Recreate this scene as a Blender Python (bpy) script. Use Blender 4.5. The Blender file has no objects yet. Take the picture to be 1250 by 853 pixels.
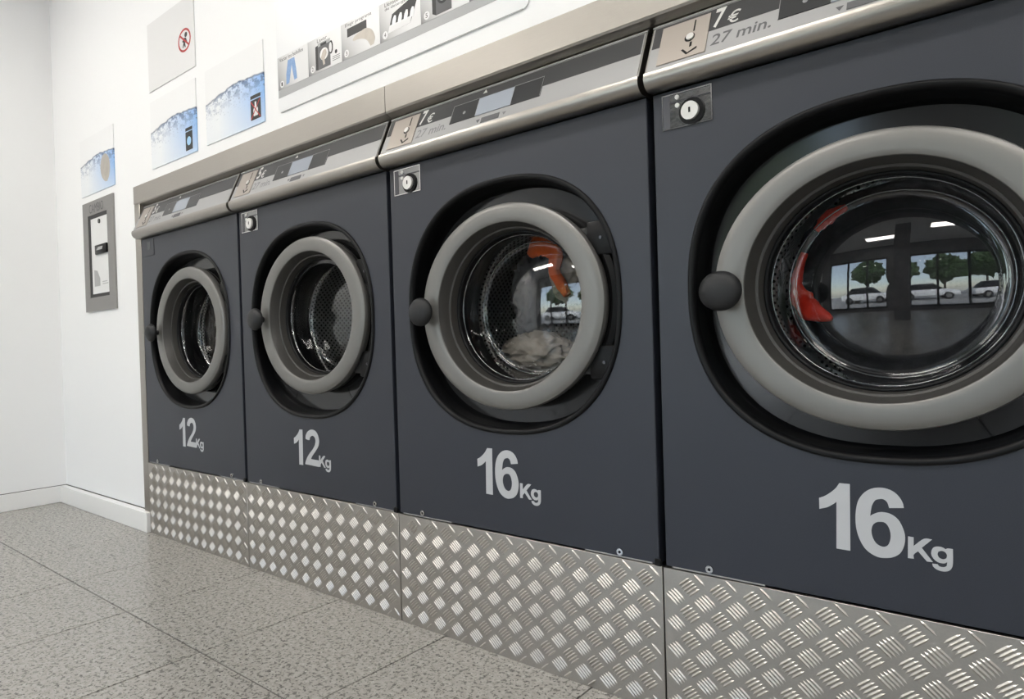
import bpy, bmesh, math, random
from mathutils import Vector, Matrix, noise
from mathutils.geometry import tessellate_polygon

scene = bpy.context.scene
C = scene.collection
PI = math.pi

# ---------------------------------------------------------------- camera
cam_data = bpy.data.cameras.new('camera')
cam_data.sensor_width = 36.0
cam_data.lens = 820.5 * 36.0 / 1250.0
cam_data.clip_start = 0.02
cam = bpy.data.objects.new('camera', cam_data)
C.objects.link(cam)
_r = Vector((0.77592897, 0.63010467, -0.03003892))
_u = Vector((0.01765083, 0.02591373, 0.99950834))
_d = Vector((-0.6305733, 0.77607769, -0.00898534))
_m = Matrix((_r, _u, -_d)).transposed().to_4x4()
_m.translation = Vector((0.63, -1.2386, 0.7618))
cam.matrix_world = _m
scene.camera = cam

# ---------------------------------------------------------------- world, exposure
scene.view_settings.view_transform = 'Standard'
scene.view_settings.look = 'None'
scene.view_settings.gamma = 1.0
scene.view_settings.use_curve_mapping = False
scene.view_settings.exposure = 0.70
world = bpy.data.worlds.new('sky')
scene.world = world
world.use_nodes = True
wn = world.node_tree
bg = wn.nodes['Background']
sky = wn.nodes.new('ShaderNodeTexSky')
sky.sky_type = 'NISHITA'
sky.sun_disc = False
sky.sun_elevation = math.radians(48)
sky.sun_rotation = math.radians(20)
hz = wn.nodes.new('ShaderNodeMix'); hz.data_type = 'RGBA'      # thin bright cloud over the blue
hz.inputs[0].default_value = 0.55
hz.inputs[7].default_value = (2.6, 2.6, 2.6, 1)
wn.links.new(sky.outputs[0], hz.inputs[6])
wn.links.new(hz.outputs[2], bg.inputs[0])
bg.inputs[1].default_value = 0.8
sun_data = bpy.data.lights.new('sun', 'SUN')
sun_data.energy = 8.0
sun_data.angle = 0.01
sun = bpy.data.objects.new('sun', sun_data)
C.objects.link(sun)
sun.location = (0, 10, 12)
sun.rotation_euler = (math.radians(-42), 0, math.radians(-15))   # from behind the building: never enters
LAMP = 13.0          # strength of the ceiling lamps' diffusers

# ---------------------------------------------------------------- helpers
def newmat(name, col, rough=0.5, metal=0.0, spec=0.5, coat=0.0):
    m = bpy.data.materials.new(name); m.use_nodes = True
    b = m.node_tree.nodes['Principled BSDF']
    b.inputs['Base Color'].default_value = (*col, 1)
    b.inputs['Roughness'].default_value = rough
    b.inputs['Metallic'].default_value = metal
    b.inputs['Specular IOR Level'].default_value = spec
    b.inputs['Coat Weight'].default_value = coat
    return m
def nd(m, t, **kw):
    n = m.node_tree.nodes.new(t)
    for k, v in kw.items():
        setattr(n, k, v)
    return n
def lk(m, a, b): m.node_tree.links.new(a, b)
def bsdf(m): return m.node_tree.nodes['Principled BSDF']
def mth(m, op, a, b=None, clamp=False):
    n = nd(m, 'ShaderNodeMath', operation=op, use_clamp=clamp)
    for i, v in enumerate((a, b)):
        if v is None: continue
        if isinstance(v, (int, float)): n.inputs[i].default_value = v
        else: lk(m, v, n.inputs[i])
    return n.outputs[0]
def mixc(m, f, a, b):
    n = nd(m, 'ShaderNodeMix', data_type='RGBA')
    for i, v in ((0, f), (6, a), (7, b)):
        if isinstance(v, (int, float)): n.inputs[i].default_value = v
        elif isinstance(v, tuple): n.inputs[i].default_value = (*v, 1)
        else: lk(m, v, n.inputs[i])
    return n.outputs[2]
def grain(m, scale=(300, 300, 300), amount=0.05, detail=2, col=None, colamt=0.0, rough=None):
    """fine relief (and colour mottling) from object-space noise"""
    tc = nd(m, 'ShaderNodeNewGeometry'); mp = nd(m, 'ShaderNodeMapping')
    mp.inputs['Scale'].default_value = scale
    lk(m, tc.outputs['Position'], mp.inputs[0])
    nz = nd(m, 'ShaderNodeTexNoise'); nz.inputs['Scale'].default_value = 1; nz.inputs['Detail'].default_value = detail
    lk(m, mp.outputs[0], nz.inputs[0])
    bp = nd(m, 'ShaderNodeBump'); bp.inputs['Strength'].default_value = amount; bp.inputs['Distance'].default_value = 0.002
    lk(m, nz.outputs[0], bp.inputs['Height']); lk(m, bp.outputs[0], bsdf(m).inputs['Normal'])
    if col:
        base = tuple(bsdf(m).inputs['Base Color'].default_value)[:3]
        f = mth(m, 'MULTIPLY', nz.outputs[0], colamt)
        lk(m, mixc(m, f, base, col), bsdf(m).inputs['Base Color'])
    if rough:
        r = mth(m, 'ADD', mth(m, 'MULTIPLY', nz.outputs[0], rough), bsdf(m).inputs['Roughness'].default_value - rough/2)
        lk(m, r, bsdf(m).inputs['Roughness'])
    return nz

def tag(o, label=None, cat=None, group=None, kind=None):
    if label: o['label'] = label
    if cat: o['category'] = cat
    if group: o['group'] = group
    if kind: o['kind'] = kind
    return o
def empty(name, loc, label, cat, group=None):
    o = bpy.data.objects.new(name, None); C.objects.link(o)
    o.empty_display_size = 0.1
    o.location = loc
    return tag(o, label, cat, group)
def mkmesh(vf, m, smooth=False, name='mesh'):
    me = bpy.data.meshes.new(name)
    me.from_pydata([tuple(v) for v in vf[0]], [], vf[1]); me.validate()
    bm = bmesh.new(); bm.from_mesh(me)
    bmesh.ops.recalc_face_normals(bm, faces=bm.faces)
    bm.to_mesh(me); bm.free()
    if smooth:
        me.polygons.foreach_set('use_smooth', [True]*len(me.polygons))
        if smooth == 'auto': me.set_sharp_from_angle(angle=math.radians(35))
    me.materials.append(m)
    return me
def obj(name, vf, m, parent=None, smooth=False, off=(0, 0, 0)):
    me = vf if isinstance(vf, bpy.types.Mesh) else mkmesh(vf, m, smooth, name)
    o = bpy.data.objects.new(name, me); C.objects.link(o)
    if parent: o.parent = parent
    o.location = off
    return o
def struct(name, vf, m, smooth=False):
    o = obj(name, vf, m, None, smooth); o['kind'] = 'structure'; return o
def box(x0, x1, y0, y1, z0, z1):
    v = [(x, y, z) for x in (x0, x1) for y in (y0, y1) for z in (z0, z1)]
    return v, [(0,1,3,2),(4,6,7,5),(0,4,5,1),(2,3,7,6),(0,2,6,4),(1,5,7,3)]
def join(*parts):
    V, F = [], []
    for v, f in parts:
        n = len(V); V += list(v); F += [tuple(i+n for i in q) for q in f]
    return V, F
def bevel(vf, w=0.002, seg=2, m=None, name='mesh'):
    me = bpy.data.meshes.new(name); me.from_pydata([tuple(v) for v in vf[0]], [], vf[1])
    bm = bmesh.new(); bm.from_mesh(me)
    bmesh.ops.recalc_face_normals(bm, faces=bm.faces)
    bmesh.ops.bevel(bm, geom=list(bm.edges), offset=w, segments=seg, affect='EDGES', profile=0.5)
    bm.to_mesh(me); bm.free()
    me.polygons.foreach_set('use_smooth', [True]*len(me.polygons))
    me.set_sharp_from_angle(angle=math.radians(40))
    if m: me.materials.append(m)
    return me
def rings(loops, closed=False, cap=False):
    """skin a list of equal-length closed loops"""
    n = len(loops[0]); V = [p for l in loops for p in l]; F = []
    k = len(loops)
    for i in range(k if closed else k-1):
        a, b = i*n, ((i+1) % k)*n
        for j in range(n):
            F.append((a+j, a+(j+1) % n, b+(j+1) % n, b+j))
    if cap:
        F.append(tuple(range(n))); F.append(tuple(range((k-1)*n, k*n)))
    return V, F
def prism(poly, x0, x1):
    """extrude a (y,z) polygon along x"""
    n = len(poly)
    V = [(x0, y, z) for y, z in poly] + [(x1, y, z) for y, z in poly]
    F = [(i, (i+1) % n, n+(i+1) % n, n+i) for i in range(n)] + [tuple(range(n)), tuple(range(n, 2*n))]
    return V, F
def ycyl(cx, cz, r, y0, y1, n=20, taper=1.0):
    a = [2*PI*i/n for i in range(n)]
    l0 = [(cx+r*math.cos(t), y0, cz+r*math.sin(t)) for t in a]
    l1 = [(cx+taper*r*math.cos(t), y1, cz+taper*r*math.sin(t)) for t in a]
    return rings([l0, l1], cap=True)
def smooth_poly(pts, sub=4, corner=50):
    n = len(pts); out = []
    P = [Vector(p) for p in pts]
    sharp = []
    for i in range(n):
        a, b = P[i]-P[i-1], P[(i+1) % n]-P[i]
        sharp.append(abs(a.angle_signed(b)) > math.radians(corner) if a.length and b.length else False)
    for i in range(n):
        p1, p2 = P[i], P[(i+1) % n]
        p0 = P[i-1] if not sharp[i] else p1-(p2-p1)
        p3 = P[(i+2) % n] if not sharp[(i+1) % n] else p2+(p2-p1)
        for s in range(sub):
            t = s/sub
            out.append(0.5*((2*p1)+(p2-p0)*t+(2*p0-5*p1+4*p2-p3)*t*t+(3*p1-p0-3*p2+p3)*t**3))
    return out
def flat(loops, y):
    """fill 2-D (x,z) loops (outer first, then holes) as a face set at depth y"""
    L = [[Vector((p[0], p[1], 0)) for p in l] for l in loops]
    tris = tessellate_polygon(L)
    V = [(p.x, y, p.y) for l in L for p in l]
    return V, [tuple(t) for t in tris]
_dg = None
def text_vf(s, bold=0.0, shear=0.0):
    """outline text as 2-D geometry, normalised to the unit box"""
    cu = bpy.data.curves.new('t', 'FONT'); cu.body = s; cu.size = 1; cu.offset = bold; cu.shear = shear
    cu.resolution_u = 3
    o = bpy.data.objects.new('t', cu); C.objects.link(o)
    bpy.context.view_layer.update()
    dg = bpy.context.evaluated_depsgraph_get()
    me = bpy.data.meshes.new_from_object(o.evaluated_get(dg))
    V = [(v.co.x, v.co.y) for v in me.vertices]; F = [tuple(p.vertices) for p in me.polygons]
    bpy.data.objects.remove(o); bpy.data.curves.remove(cu); bpy.data.meshes.remove(me)
    x0 = min(v[0] for v in V); x1 = max(v[0] for v in V); y0 = min(v[1] for v in V); y1 = max(v[1] for v in V)
    return [((x-x0)/(x1-x0), (y-y0)/(y1-y0)) for x, y in V], F
def text_wall(s, x0, x1, z0, z1, y, bold=0.0, shear=0.0):
    V, F = text_vf(s, bold, shear)
    return [(x0+u*(x1-x0), y, z0+w*(z1-z0)) for u, w in V], F

# ---------------------------------------------------------------- materials
M = {}
M['wall'] = newmat('white_wall_paint', (0.86, 0.865, 0.87), 0.6); grain(M['wall'], (90, 90, 90), 0.12, 3)
M['ceiling'] = newmat('ceiling_paint', (0.75, 0.75, 0.74), 0.8); grain(M['ceiling'], (40, 40, 40), 0.1)
M['skirting'] = newmat('white_skirting_tile', (0.84, 0.84, 0.83), 0.25)
M['panel'] = newmat('slate_blue_powder_coat', (0.0175, 0.0205, 0.031), 0.42, 0.0, 0.5)
grain(M['panel'], (700, 700, 700), 0.10, 1, (0.032, 0.036, 0.048), 0.8)
M['steel'] = newmat('brushed_stainless', (0.40, 0.375, 0.34), 0.34, 1.0)
grain(M['steel'], (18, 500, 700), 0.10, 3, (0.34, 0.32, 0.29), 0.6, 0.12)
M['bull'] = newmat('satin_console_metal', (0.37, 0.35, 0.32), 0.32, 1.0)
grain(M['bull'], (25, 600, 600), 0.08, 3, (0.31, 0.295, 0.27), 0.6, 0.1)
M['tread'] = newmat('aluminium_tread_plate', (0.50, 0.475, 0.44), 0.40, 1.0)
grain(M['tread'], (220, 220, 220), 0.10, 3, (0.42, 0.40, 0.38), 0.7, 0.15)
M['ring'] = newmat('silver_door_paint', (0.195, 0.191, 0.183), 0.40, 0.5); grain(M['ring'], (900, 900, 900), 0.06, 1)
M['funnel'] = newmat('charcoal_funnel_plastic', (0.042, 0.040, 0.037), 0.42); grain(M['funnel'], (500, 500, 500), 0.08)
M['rubber'] = newmat('black_rubber', (0.004, 0.0042, 0.005), 0.42, 0.0, 0.2); grain(M['rubber'], (200, 200, 200), 0.05)
M['black'] = newmat('black_plastic', (0.004, 0.004, 0.0045), 0.38, 0.0, 0.2); grain(M['black'], (300, 300, 300), 0.03)
M['knob'] = newmat('matte_black_knob', (0.012, 0.0125, 0.014), 0.5, 0.0, 0.4); grain(M['knob'], (900, 900, 900), 0.08)
M['inner'] = newmat('dark_inner_sheet', (0.022, 0.022, 0.023), 0.13, 0.0, 0.6); grain(M['inner'], (25, 25, 25), 0.02, 2)
M['hinge'] = newmat('grey_hinge_casting', (0.028, 0.029, 0.029), 0.4, 0.3); grain(M['hinge'], (400, 400, 400), 0.1)
M['chrome'] = newmat('bright_chrome', (0.62, 0.62, 0.62), 0.12, 1.0); grain(M['chrome'], (60, 60, 60), 0.02)
M['lockdark'] = newmat('dull_dark_steel', (0.10, 0.10, 0.11), 0.3, 0.8); grain(M['lockdark'], (60, 60, 60), 0.02)
M['tray'] = newmat('polished_lock_tray', (0.26, 0.26, 0.26), 0.16, 1.0); grain(M['tray'], (40, 40, 40), 0.25, 2)
M['lockface'] = newmat('lock_face', (0.72, 0.71, 0.69), 0.3, 0.3); grain(M['lockface'], (200, 200, 200), 0.02)
M['print'] = newmat('silver_grey_print', (0.50, 0.51, 0.53), 0.4, 0.1); grain(M['print'], (900, 900, 900), 0.03)
M['face'] = newmat('pale_grey_console_foil', (0.36, 0.36, 0.36), 0.4, 0.25); grain(M['face'], (400, 400, 400), 0.03)
M['band'] = newmat('anthracite_console_foil', (0.030, 0.031, 0.033), 0.35); grain(M['band'], (400, 400, 400), 0.03)
M['button'] = newmat('dark_button_foil', (0.022, 0.023, 0.025), 0.3); grain(M['button'], (400, 400, 400), 0.03)
M['screen'] = newmat('pale_blue_screen', (0.33, 0.36, 0.41), 0.2); grain(M['screen'], (50, 50, 50), 0.01)
M['coin'] = newmat('beige_coin_plate', (0.42, 0.38, 0.34), 0.35, 0.8); grain(M['coin'], (400, 30, 400), 0.05)
M['line'] = newmat('thin_light_print', (0.30, 0.30, 0.30), 0.4); grain(M['line'], (400, 400, 400), 0.01)
M['ink'] = newmat('dark_grey_ink', (0.10, 0.10, 0.105), 0.5); grain(M['ink'], (400, 400, 400), 0.01)
M['paleink'] = newmat('pale_price_ink', (0.60, 0.60, 0.58), 0.5); grain(M['paleink'], (400, 400, 400), 0.01)
M['fadeink'] = newmat('faded_price_ink', (0.19, 0.19, 0.195), 0.5); grain(M['fadeink'], (400, 400, 400), 0.01)
M['grout'] = newmat('dark_grout', (0.07, 0.068, 0.064), 0.8); grain(M['grout'], (200, 200, 200), 0.2)
M['dark'] = newmat('dark_mullion_metal', (0.03, 0.03, 0.032), 0.4, 0.3); grain(M['dark'], (200, 200, 200), 0.03)
M['concrete'] = newmat('grey_column_paint', (0.16, 0.16, 0.165), 0.7); grain(M['concrete'], (60, 60, 60), 0.1)
M['changer'] = newmat('grey_steel_frame', (0.30, 0.29, 0.28), 0.42, 0.6); grain(M['changer'], (10, 400, 400), 0.06, 2, (0.24, 0.235, 0.23), 0.5)
M['white'] = newmat('white_sheet', (0.80, 0.81, 0.82), 0.35); grain(M['white'], (100, 100, 100), 0.01)
M['palegrey'] = newmat('pale_grey_sheet', (0.74, 0.74, 0.74), 0.35); grain(M['palegrey'], (100, 100, 100), 0.01)
M['midgrey'] = newmat('mid_grey_sheet', (0.38, 0.385, 0.39), 0.35); grain(M['midgrey'], (100, 100, 100), 0.01)

def glass_mat(name, tint=(1, 1, 1), f0=0.05, gain=0.9):
    """thin clear pane: straight-through transparency plus a mirror reflection that grows towards grazing"""
    m = bpy.data.materials.new(name); m.use_nodes = True
    nt = m.node_tree; nt.nodes.clear()
    out = nd(m, 'ShaderNodeOutputMaterial'); mix = nd(m, 'ShaderNodeMixShader')
    tr = nd(m, 'ShaderNodeBsdfTransparent'); gl = nd(m, 'ShaderNodeBsdfGlossy'); g = nd(m, 'ShaderNodeNewGeometry')
    tr.inputs[0].default_value = (*tint, 1); gl.inputs['Roughness'].default_value = 0.0
    dt = nd(m, 'ShaderNodeVectorMath', operation='DOT_PRODUCT')
    lk(m, g.outputs['Normal'], dt.inputs[0]); lk(m, g.outputs['Incoming'], dt.inputs[1])
    k = mth(m, 'POWER', mth(m, 'SUBTRACT', 1.0, mth(m, 'ABSOLUTE', dt.outputs['Value'])), 5.0)
    f = mth(m, 'ADD', f0, mth(m, 'MULTIPLY', k, gain-f0), True)
    lk(m, f, mix.inputs[0]); lk(m, tr.outputs[0], mix.inputs[1]); lk(m, gl.outputs[0], mix.inputs[2]); lk(m, mix.outputs[0], out.inputs[0])
    return m
M['glass'] = glass_mat('clear_door_glass', (0.86, 0.87, 0.88), 0.10, 0.75)
M['edge_glint'] = newmat('glass_edge_highlight', (0.30, 0.31, 0.32), 0.12, 0.9); grain(M['edge_glint'], (60, 60, 60), 0.05)  # metal stand-in for the refraction highlight along the bowl's edge
M['pane'] = glass_mat('window_glass', (0.95, 0.97, 0.97), 0.06, 0.9)

def tile_mat():
    m = newmat('speckled_stone_tile', (0.5, 0.49, 0.46), 0.26)
    g = nd(m, 'ShaderNodeNewGeometry')
    def speck(scale, lo, hi, stretch=(1, 1, 1)):
        mp = nd(m, 'ShaderNodeMapping'); mp.inputs['Scale'].default_value = stretch
        lk(m, g.outputs['Position'], mp.inputs[0])
        n = nd(m, 'ShaderNodeTexNoise'); n.inputs['Scale'].default_value = scale; n.inputs['Detail'].default_value = 2.0
        n.inputs['Roughness'].default_value = 0.55
        lk(m, mp.outputs[0], n.inputs[0])
        r = nd(m, 'ShaderNodeMapRange'); r.inputs[1].default_value = lo; r.inputs[2].default_value = hi
        lk(m, n.outputs[0], r.inputs[0]); return r.outputs[0]
    c = mixc(m, speck(60, 0.35, 0.65), (0.315, 0.302, 0.278), (0.39, 0.375, 0.348))
    c = mixc(m, mth(m, 'MULTIPLY', speck(85, 0.56, 0.62), 0.8), c, (0.11, 0.105, 0.10))
    c = mixc(m, mth(m, 'MULTIPLY', speck(140, 0.585, 0.64), 0.8), c, (0.055, 0.052, 0.05))
    c = mixc(m, mth(m, 'MULTIPLY', speck(110, 0.36, 0.30), 0.6), c, (0.58, 0.57, 0.54))
    lk(m, c, bsdf(m).inputs['Base Color'])
    return m
M['tile'] = tile_mat()

def drum_mat():
    m = newmat('perforated_stainless_drum', (0.4, 0.4, 0.4), 0.42, 1.0)
    uv = nd(m, 'ShaderNodeUVMap')
    mp = nd(m, 'ShaderNodeMapping'); mp.inputs['Rotation'].default_value = (0, 0, PI/4); mp.inputs['Scale'].default_value = (75, 75, 75)
    lk(m, uv.outputs[0], mp.inputs[0])
    v = nd(m, 'ShaderNodeTexVoronoi', voronoi_dimensions='2D'); v.inputs['Scale'].default_value = 1; v.inputs['Randomness'].default_value = 0
    lk(m, mp.outputs[0], v.inputs[0])
    f = nd(m, 'ShaderNodeMapRange'); f.inputs[1].default_value = 0.24; f.inputs[2].default_value = 0.32
    lk(m, v.outputs[0], f.inputs[0])
    lk(m, mixc(m, f.outputs[0], (0.010, 0.010, 0.010), (0.42, 0.415, 0.40)), bsdf(m).inputs['Base Color'])
    bp = nd(m, 'ShaderNodeBump'); bp.inputs['Strength'].default_value = 0.5; bp.inputs['Distance'].default_value = 0.003
    lk(m, v.outputs[0], bp.inputs['Height']); lk(m, bp.outputs[0], bsdf(m).inputs['Normal'])
    return m
M['drum'] = drum_mat()

def cloth_mat(name, col, col2):
    m = newmat(name, col, 0.9, 0, 0.2)
    grain(m, (60, 60, 60), 0.3, 4, col2, 1.2)
    return m

def water_mat():
    m = newmat('water_poster_print', (0.85, 0.86, 0.88), 0.3)
    uv = nd(m, 'ShaderNodeUVMap'); sp = nd(m, 'ShaderNodeSeparateXYZ'); lk(m, uv.outputs[0], sp.inputs[0])
    u, v = sp.outputs[0], sp.outputs[1]
    def nz(scale, detail=3):
        n = nd(m, 'ShaderNodeTexNoise'); n.inputs['Scale'].default_value = scale; n.inputs['Detail'].default_value = detail
        lk(m, uv.outputs[0], n.inputs[0]); return n.outputs[0]
    # the water line: rises gently to a hump right of the middle
    line = mth(m, 'ADD', mth(m, 'MULTIPLY', mth(m, 'SINE', mth(m, 'MULTIPLY', u, 2.5)), 0.10),
               mth(m, 'ADD', 0.54, mth(m, 'MULTIPLY', mth(m, 'SUBTRACT', nz(9, 2), 0.5), 0.06)))
    s = mth(m, 'SUBTRACT', line, v)                      # >0 under water
    def ramp(x, a, b):
        r = nd(m, 'ShaderNodeMapRange'); r.inputs[1].default_value = a; r.inputs[2].default_value = b; lk(m, x, r.inputs[0]); return r.outputs[0]
    under = ramp(s, -0.005, 0.012)
    deep = mth(m, 'MULTIPLY', ramp(u, 0.22, 1.05), ramp(v, -0.55, 0.35), True)
    water = mixc(m, deep, (0.78, 0.81, 0.84), (0.20, 0.42, 0.78))
    near = mth(m, 'MULTIPLY', ramp(s, 0.26, 0.0), ramp(u, -0.5, 0.6))
    blot = mth(m, 'MULTIPLY', ramp(nz(13, 3), 0.47, 0.55), near, True)
    water = mixc(m, blot, water, (0.035, 0.10, 0.27))
    fl = mth(m, 'MULTIPLY', ramp(nz(34, 2), 0.60, 0.65), ramp(s, 0.40, 0.05), True)
    water = mixc(m, mth(m, 'MULTIPLY', fl, 0.8), water, (0.10, 0.14, 0.22))
    edge = mth(m, 'MULTIPLY', ramp(s, 0.035, 0.012), 0.8)
    water = mixc(m, edge, water, (0.05, 0.08, 0.14))
    lk(m, mixc(m, under, (0.82, 0.825, 0.83), water), bsdf(m).inputs['Base Color'])
    return m
M['water'] = water_mat()
def cell_mat():
    m = newmat('grey_fade_print', (0.6, 0.6, 0.6), 0.3)
    uv = nd(m, 'ShaderNodeUVMap'); sp = nd(m, 'ShaderNodeSeparateXYZ'); lk(m, uv.outputs[0], sp.inputs[0])
    a = nd(m, 'ShaderNodeMapRange'); a.inputs[1].default_value = 0.0; a.inputs[2].default_value = 0.75
    lk(m, mth(m, 'ADD', sp.outputs[0], mth(m, 'MULTIPLY', sp.outputs[1], 0.35)), a.inputs[0])
    c = mixc(m, mth(m, 'POWER', a.outputs[0], 0.5), (0.06, 0.06, 0.065), (0.74, 0.74, 0.74))
    lk(m, c, bsdf(m).inputs['Base Color'])
    return m
M['cell'] = cell_mat()
def uv_front(me, x0, x1, z0, z1):
    """flat print coordinates across a sheet"""
    l = me.uv_layers.new(name='UVMap')
    for lp in me.loops:
        c = me.vertices[lp.vertex_index].co
        l.data[lp.index].uv = ((c.x-x0)/(x1-x0), (c.z-z0)/(z1-z0))

# ================================================================ THE ROOM
XL, XR, YB, YF, ZC = -3.46, 3.60, 0.02, -4.60, 2.90
struct('floor', box(XL, XR, YF, 0.90, -0.10, -0.0022), M['grout'])
floor = bpy.data.objects['floor']
TS = 0.45
tile_me = bevel(box(0.0019, TS-0.0019, 0.0019, TS-0.0019, -0.012, 0.0), 0.0008, 1, M['tile'], 'tile')
cut = {}
for ix in range(-3, 15):
    for iy in range(-1, 11):
        x0 = -2.43 + (ix)*TS; x1 = x0+TS
        y1 = YB - iy*TS; y0 = y1-TS
        if iy < 0: continue
        a, b = max(x0, XL), min(x1, XR)
        c, d = max(y0, YF), y1
        if b-a < 0.02 or d-c < 0.02: continue
        key = (round(b-a, 3), round(d-c, 3))
        if key == (TS, TS): me = tile_me
        else:
            if key not in cut:
                cut[key] = bevel(box(0.0019, b-a-0.0019, 0.0019, d-c-0.0019, -0.012, 0.0), 0.0008, 1, M['tile'], 'tile')
            me = cut[key]
        o = bpy.data.objects.new('tile', me); C.objects.link(o); o.parent = floor; o.location = (a, c, 0.0)

struct('ceiling', box(XL-0.12, XR+0.12, YF-0.15, 0.95, ZC, ZC+0.12), M['ceiling'])
struct('wall_left', box(XL-0.12, XL, YF, 0.14, -0.1, ZC), M['wall'])
struct('wall_right', box(XR, XR+0.12, YF, 0.14, -0.1, ZC), M['wall'])
struct('wall_back', join(box(XL, -2.45, YB, 0.14, 0, ZC), box(-2.45, 0.85, YB, 0.14, 1.47, ZC), box(0.85, XR, YB, 0.14, 0, ZC)), M['wall'])
struct('wall_recess', join(box(-2.47, 0.87, 0.82, 0.90, 0, 1.50), box(-2.47, -2.42, 0.14, 0.82, 0, 1.50), box(0.82, 0.87, 0.14, 0.82, 0, 1.50), box(-2.42, 0.82, 0.14, 0.82, 1.47, 1.50)), M['dark'])
struct('baseboard_back', bevel(box(XL+0.012, -2.402, -0.014, YB, 0.0, 0.086), 0.002, 1, M['skirting']), None)
struct('baseboard_left', bevel(box(XL, XL+0.012, YF, YB, 0.0, 0.086), 0.002, 1, M['skirting']), None)
# thin dark joint where the skirting meets the plaster
struct('trim_1', join(box(XL+0.012, -2.452, 0.0150, YB, 0.0862, 0.0885), box(XL, XL+0.006, YF, YB, 0.0862, 0.0885)), M['grout'])
# stainless surround of the machine bank
struct('trim_2', bevel(box(-2.45, -2.398, 0.0, YB, 0.087, 1.405), 0.001, 1, M['steel']), None)
fp = [(-0.002, 1.482), (-0.002, 1.411), (0.001, 1.406), (0.030, 1.392), (0.032, 1.395), (0.004, 1.410), (0.004, 1.478), (YB, 1.478), (YB, 1.482)]
struct('trim_3', prism(fp, -2.45, -0.801), M['steel'])
struct('trim_4', prism(fp, -0.799, 0.85), M['steel'])
struct('trim_5', bevel(box(0.802, 0.85, 0.0, YB, 0.0, 1.405), 0.001, 1, M['steel']), None)
# plinth core under the machines
struct('trim_6', box(-2.40, 0.80, 0.012, 0.80, 0.0, 0.296), M['dark'])

# street side, behind the camera: glazed shop front
def storefront():
    s, h, dr = 0.12, 2.35, []
    wins = [(-3.1, -0.55), (0.35, 3.1)]
    struct('wall_front', join(box(XL, XR, YF-0.15, YF, h, ZC), box(XL, XR, YF-0.15, YF, -0.1, s),
                              box(XL, wins[0][0], YF-0.15, YF, s, h), box(wins[0][1], wins[1][0], YF-0.15, YF, s, h),
                              box(wins[1][1], XR, YF-0.15, YF, s, h)), M['concrete'])
    for n, (a, b) in enumerate(wins, 1):
        k = 3; w = (b-a)/k; t = 0.035
        bars = [box(a+i*w-(t if i else 0), a+i*w+(t if i < k else 0), YF-0.10, YF-0.04, s, h) for i in range(k+1)]
        bars += [box(a, b, YF-0.10, YF-0.04, s, s+0.07), box(a, b, YF-0.10, YF-0.04, h-0.07, h)]
        f = struct('window_%d' % n, join(*bars), M['dark'])
        for i in range(k):
            obj('pane', box(a+i*w+0.03, a+(i+1)*w-0.03, YF-0.075, YF-0.067, s+0.06, h-0.06), M['pane'], f)
storefront()
# square column standing in the middle of the shop, seen only as a reflection
struct('wall_column', bevel(box(-0.05, 0.35, -3.3, -2.9, 0, ZC), 0.01, 2, M['concrete']), None)

# ceiling lamps
M['lamp'] = newmat('lamp_diffuser', (0.9, 0.9, 0.88), 0.5)
bsdf(M['lamp']).inputs['Emission Color'].default_value = (1.0, 0.955, 0.89, 1)
bsdf(M['lamp']).inputs['Emission Strength'].default_value = LAMP
grain(M['lamp'], (80, 80, 80), 0.02)
LP = [(-2.55, -1.25, 'nearest the white end wall and the machines'), (-0.55, -1.25, 'above the aisle before the third washer'),
      (1.45, -1.25, 'above the aisle right of the washers'), (-2.55, -3.2, 'nearest the street window and end wall'),
      (-0.55, -3.7, 'by the street window before the column'), (1.45, -3.2, 'by the right street window')]
for x, y, w in LP:
    e = empty('ceiling_lamp', (x, y, ZC), 'white rectangular ceiling light panel ' + w, 'ceiling light', 'ceiling light panels')
    fr = join(box(-0.62, 0.62, -0.17, -0.15, -0.04, 0), box(-0.62, 0.62, 0.15, 0.17, -0.04, 0), box(-0.62, -0.60, -0.15, 0.15, -0.04, 0), box(0.60, 0.62, -0.15, 0.15, -0.04, 0))
    obj('frame', fr, M['white'], e)
    obj('diffuser', box(-0.60, 0.60, -0.15, 0.15, -0.03, -0.02), M['lamp'], e)

# ================================================================ TREAD-PLATE PLINTH
P, Q = 0.0640, 0.0535
def bars_vf(w, h):
    V, F = [], []
    e1 = Vector((P/2, Q/2)); e2 = Vector((P/2, -Q/2))
    nx, nz = int(w/P)+2, int(h/Q)+2
    for typ in (0, 1):
        along, across = (e2, e1) if typ == 0 else (e1, e2)
        t = along.normalized(); L = along.length
        nrm = Vector((-t.y, t.x))
        for i in range(-1, nx):
            for j in range(-1, nz):
                c = Vector(((i+0.5*typ+0.35)*P, (j+0.5*typ+0.55)*Q))
                for k in range(5):
                    m = c + across*((k-2)*0.165)
                    if not (0.012 < m.x < w-0.012 and 0.008 < m.y < h-0.008): continue
                    a = L*0.40*(0.92 if k in (0, 4) else 1.0); b = 0.0026; hh = 0.0019
                    n = len(V)
                    for s, q, y in ((-1, 0, 0), (-.55, 1, 0), (.55, 1, 0), (1, 0, 0), (.55, -1, 0), (-.55, -1, 0), (-.62, 0, 1), (.62, 0, 1)):
                        pt = m + t*(a*s) + nrm*(b*q)
                        V.append((pt.x, -hh*y, pt.y))
                    F += [(n, n+1, n+6), (n+1, n+2, n+7, n+6), (n+2, n+3, n+7), (n+3, n+4, n+7), (n+4, n+5, n+6, n+7), (n+5, n, n+6)]
    return V, F
M['bar'] = newmat('polished_tread_bars', (0.57, 0.545, 0.51), 0.33, 1.0); grain(M['bar'], (220, 220, 220), 0.05, 2)
bars_me = mkmesh(bars_vf(0.797, 0.300), M['bar'], False, 'tread_bars')
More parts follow.
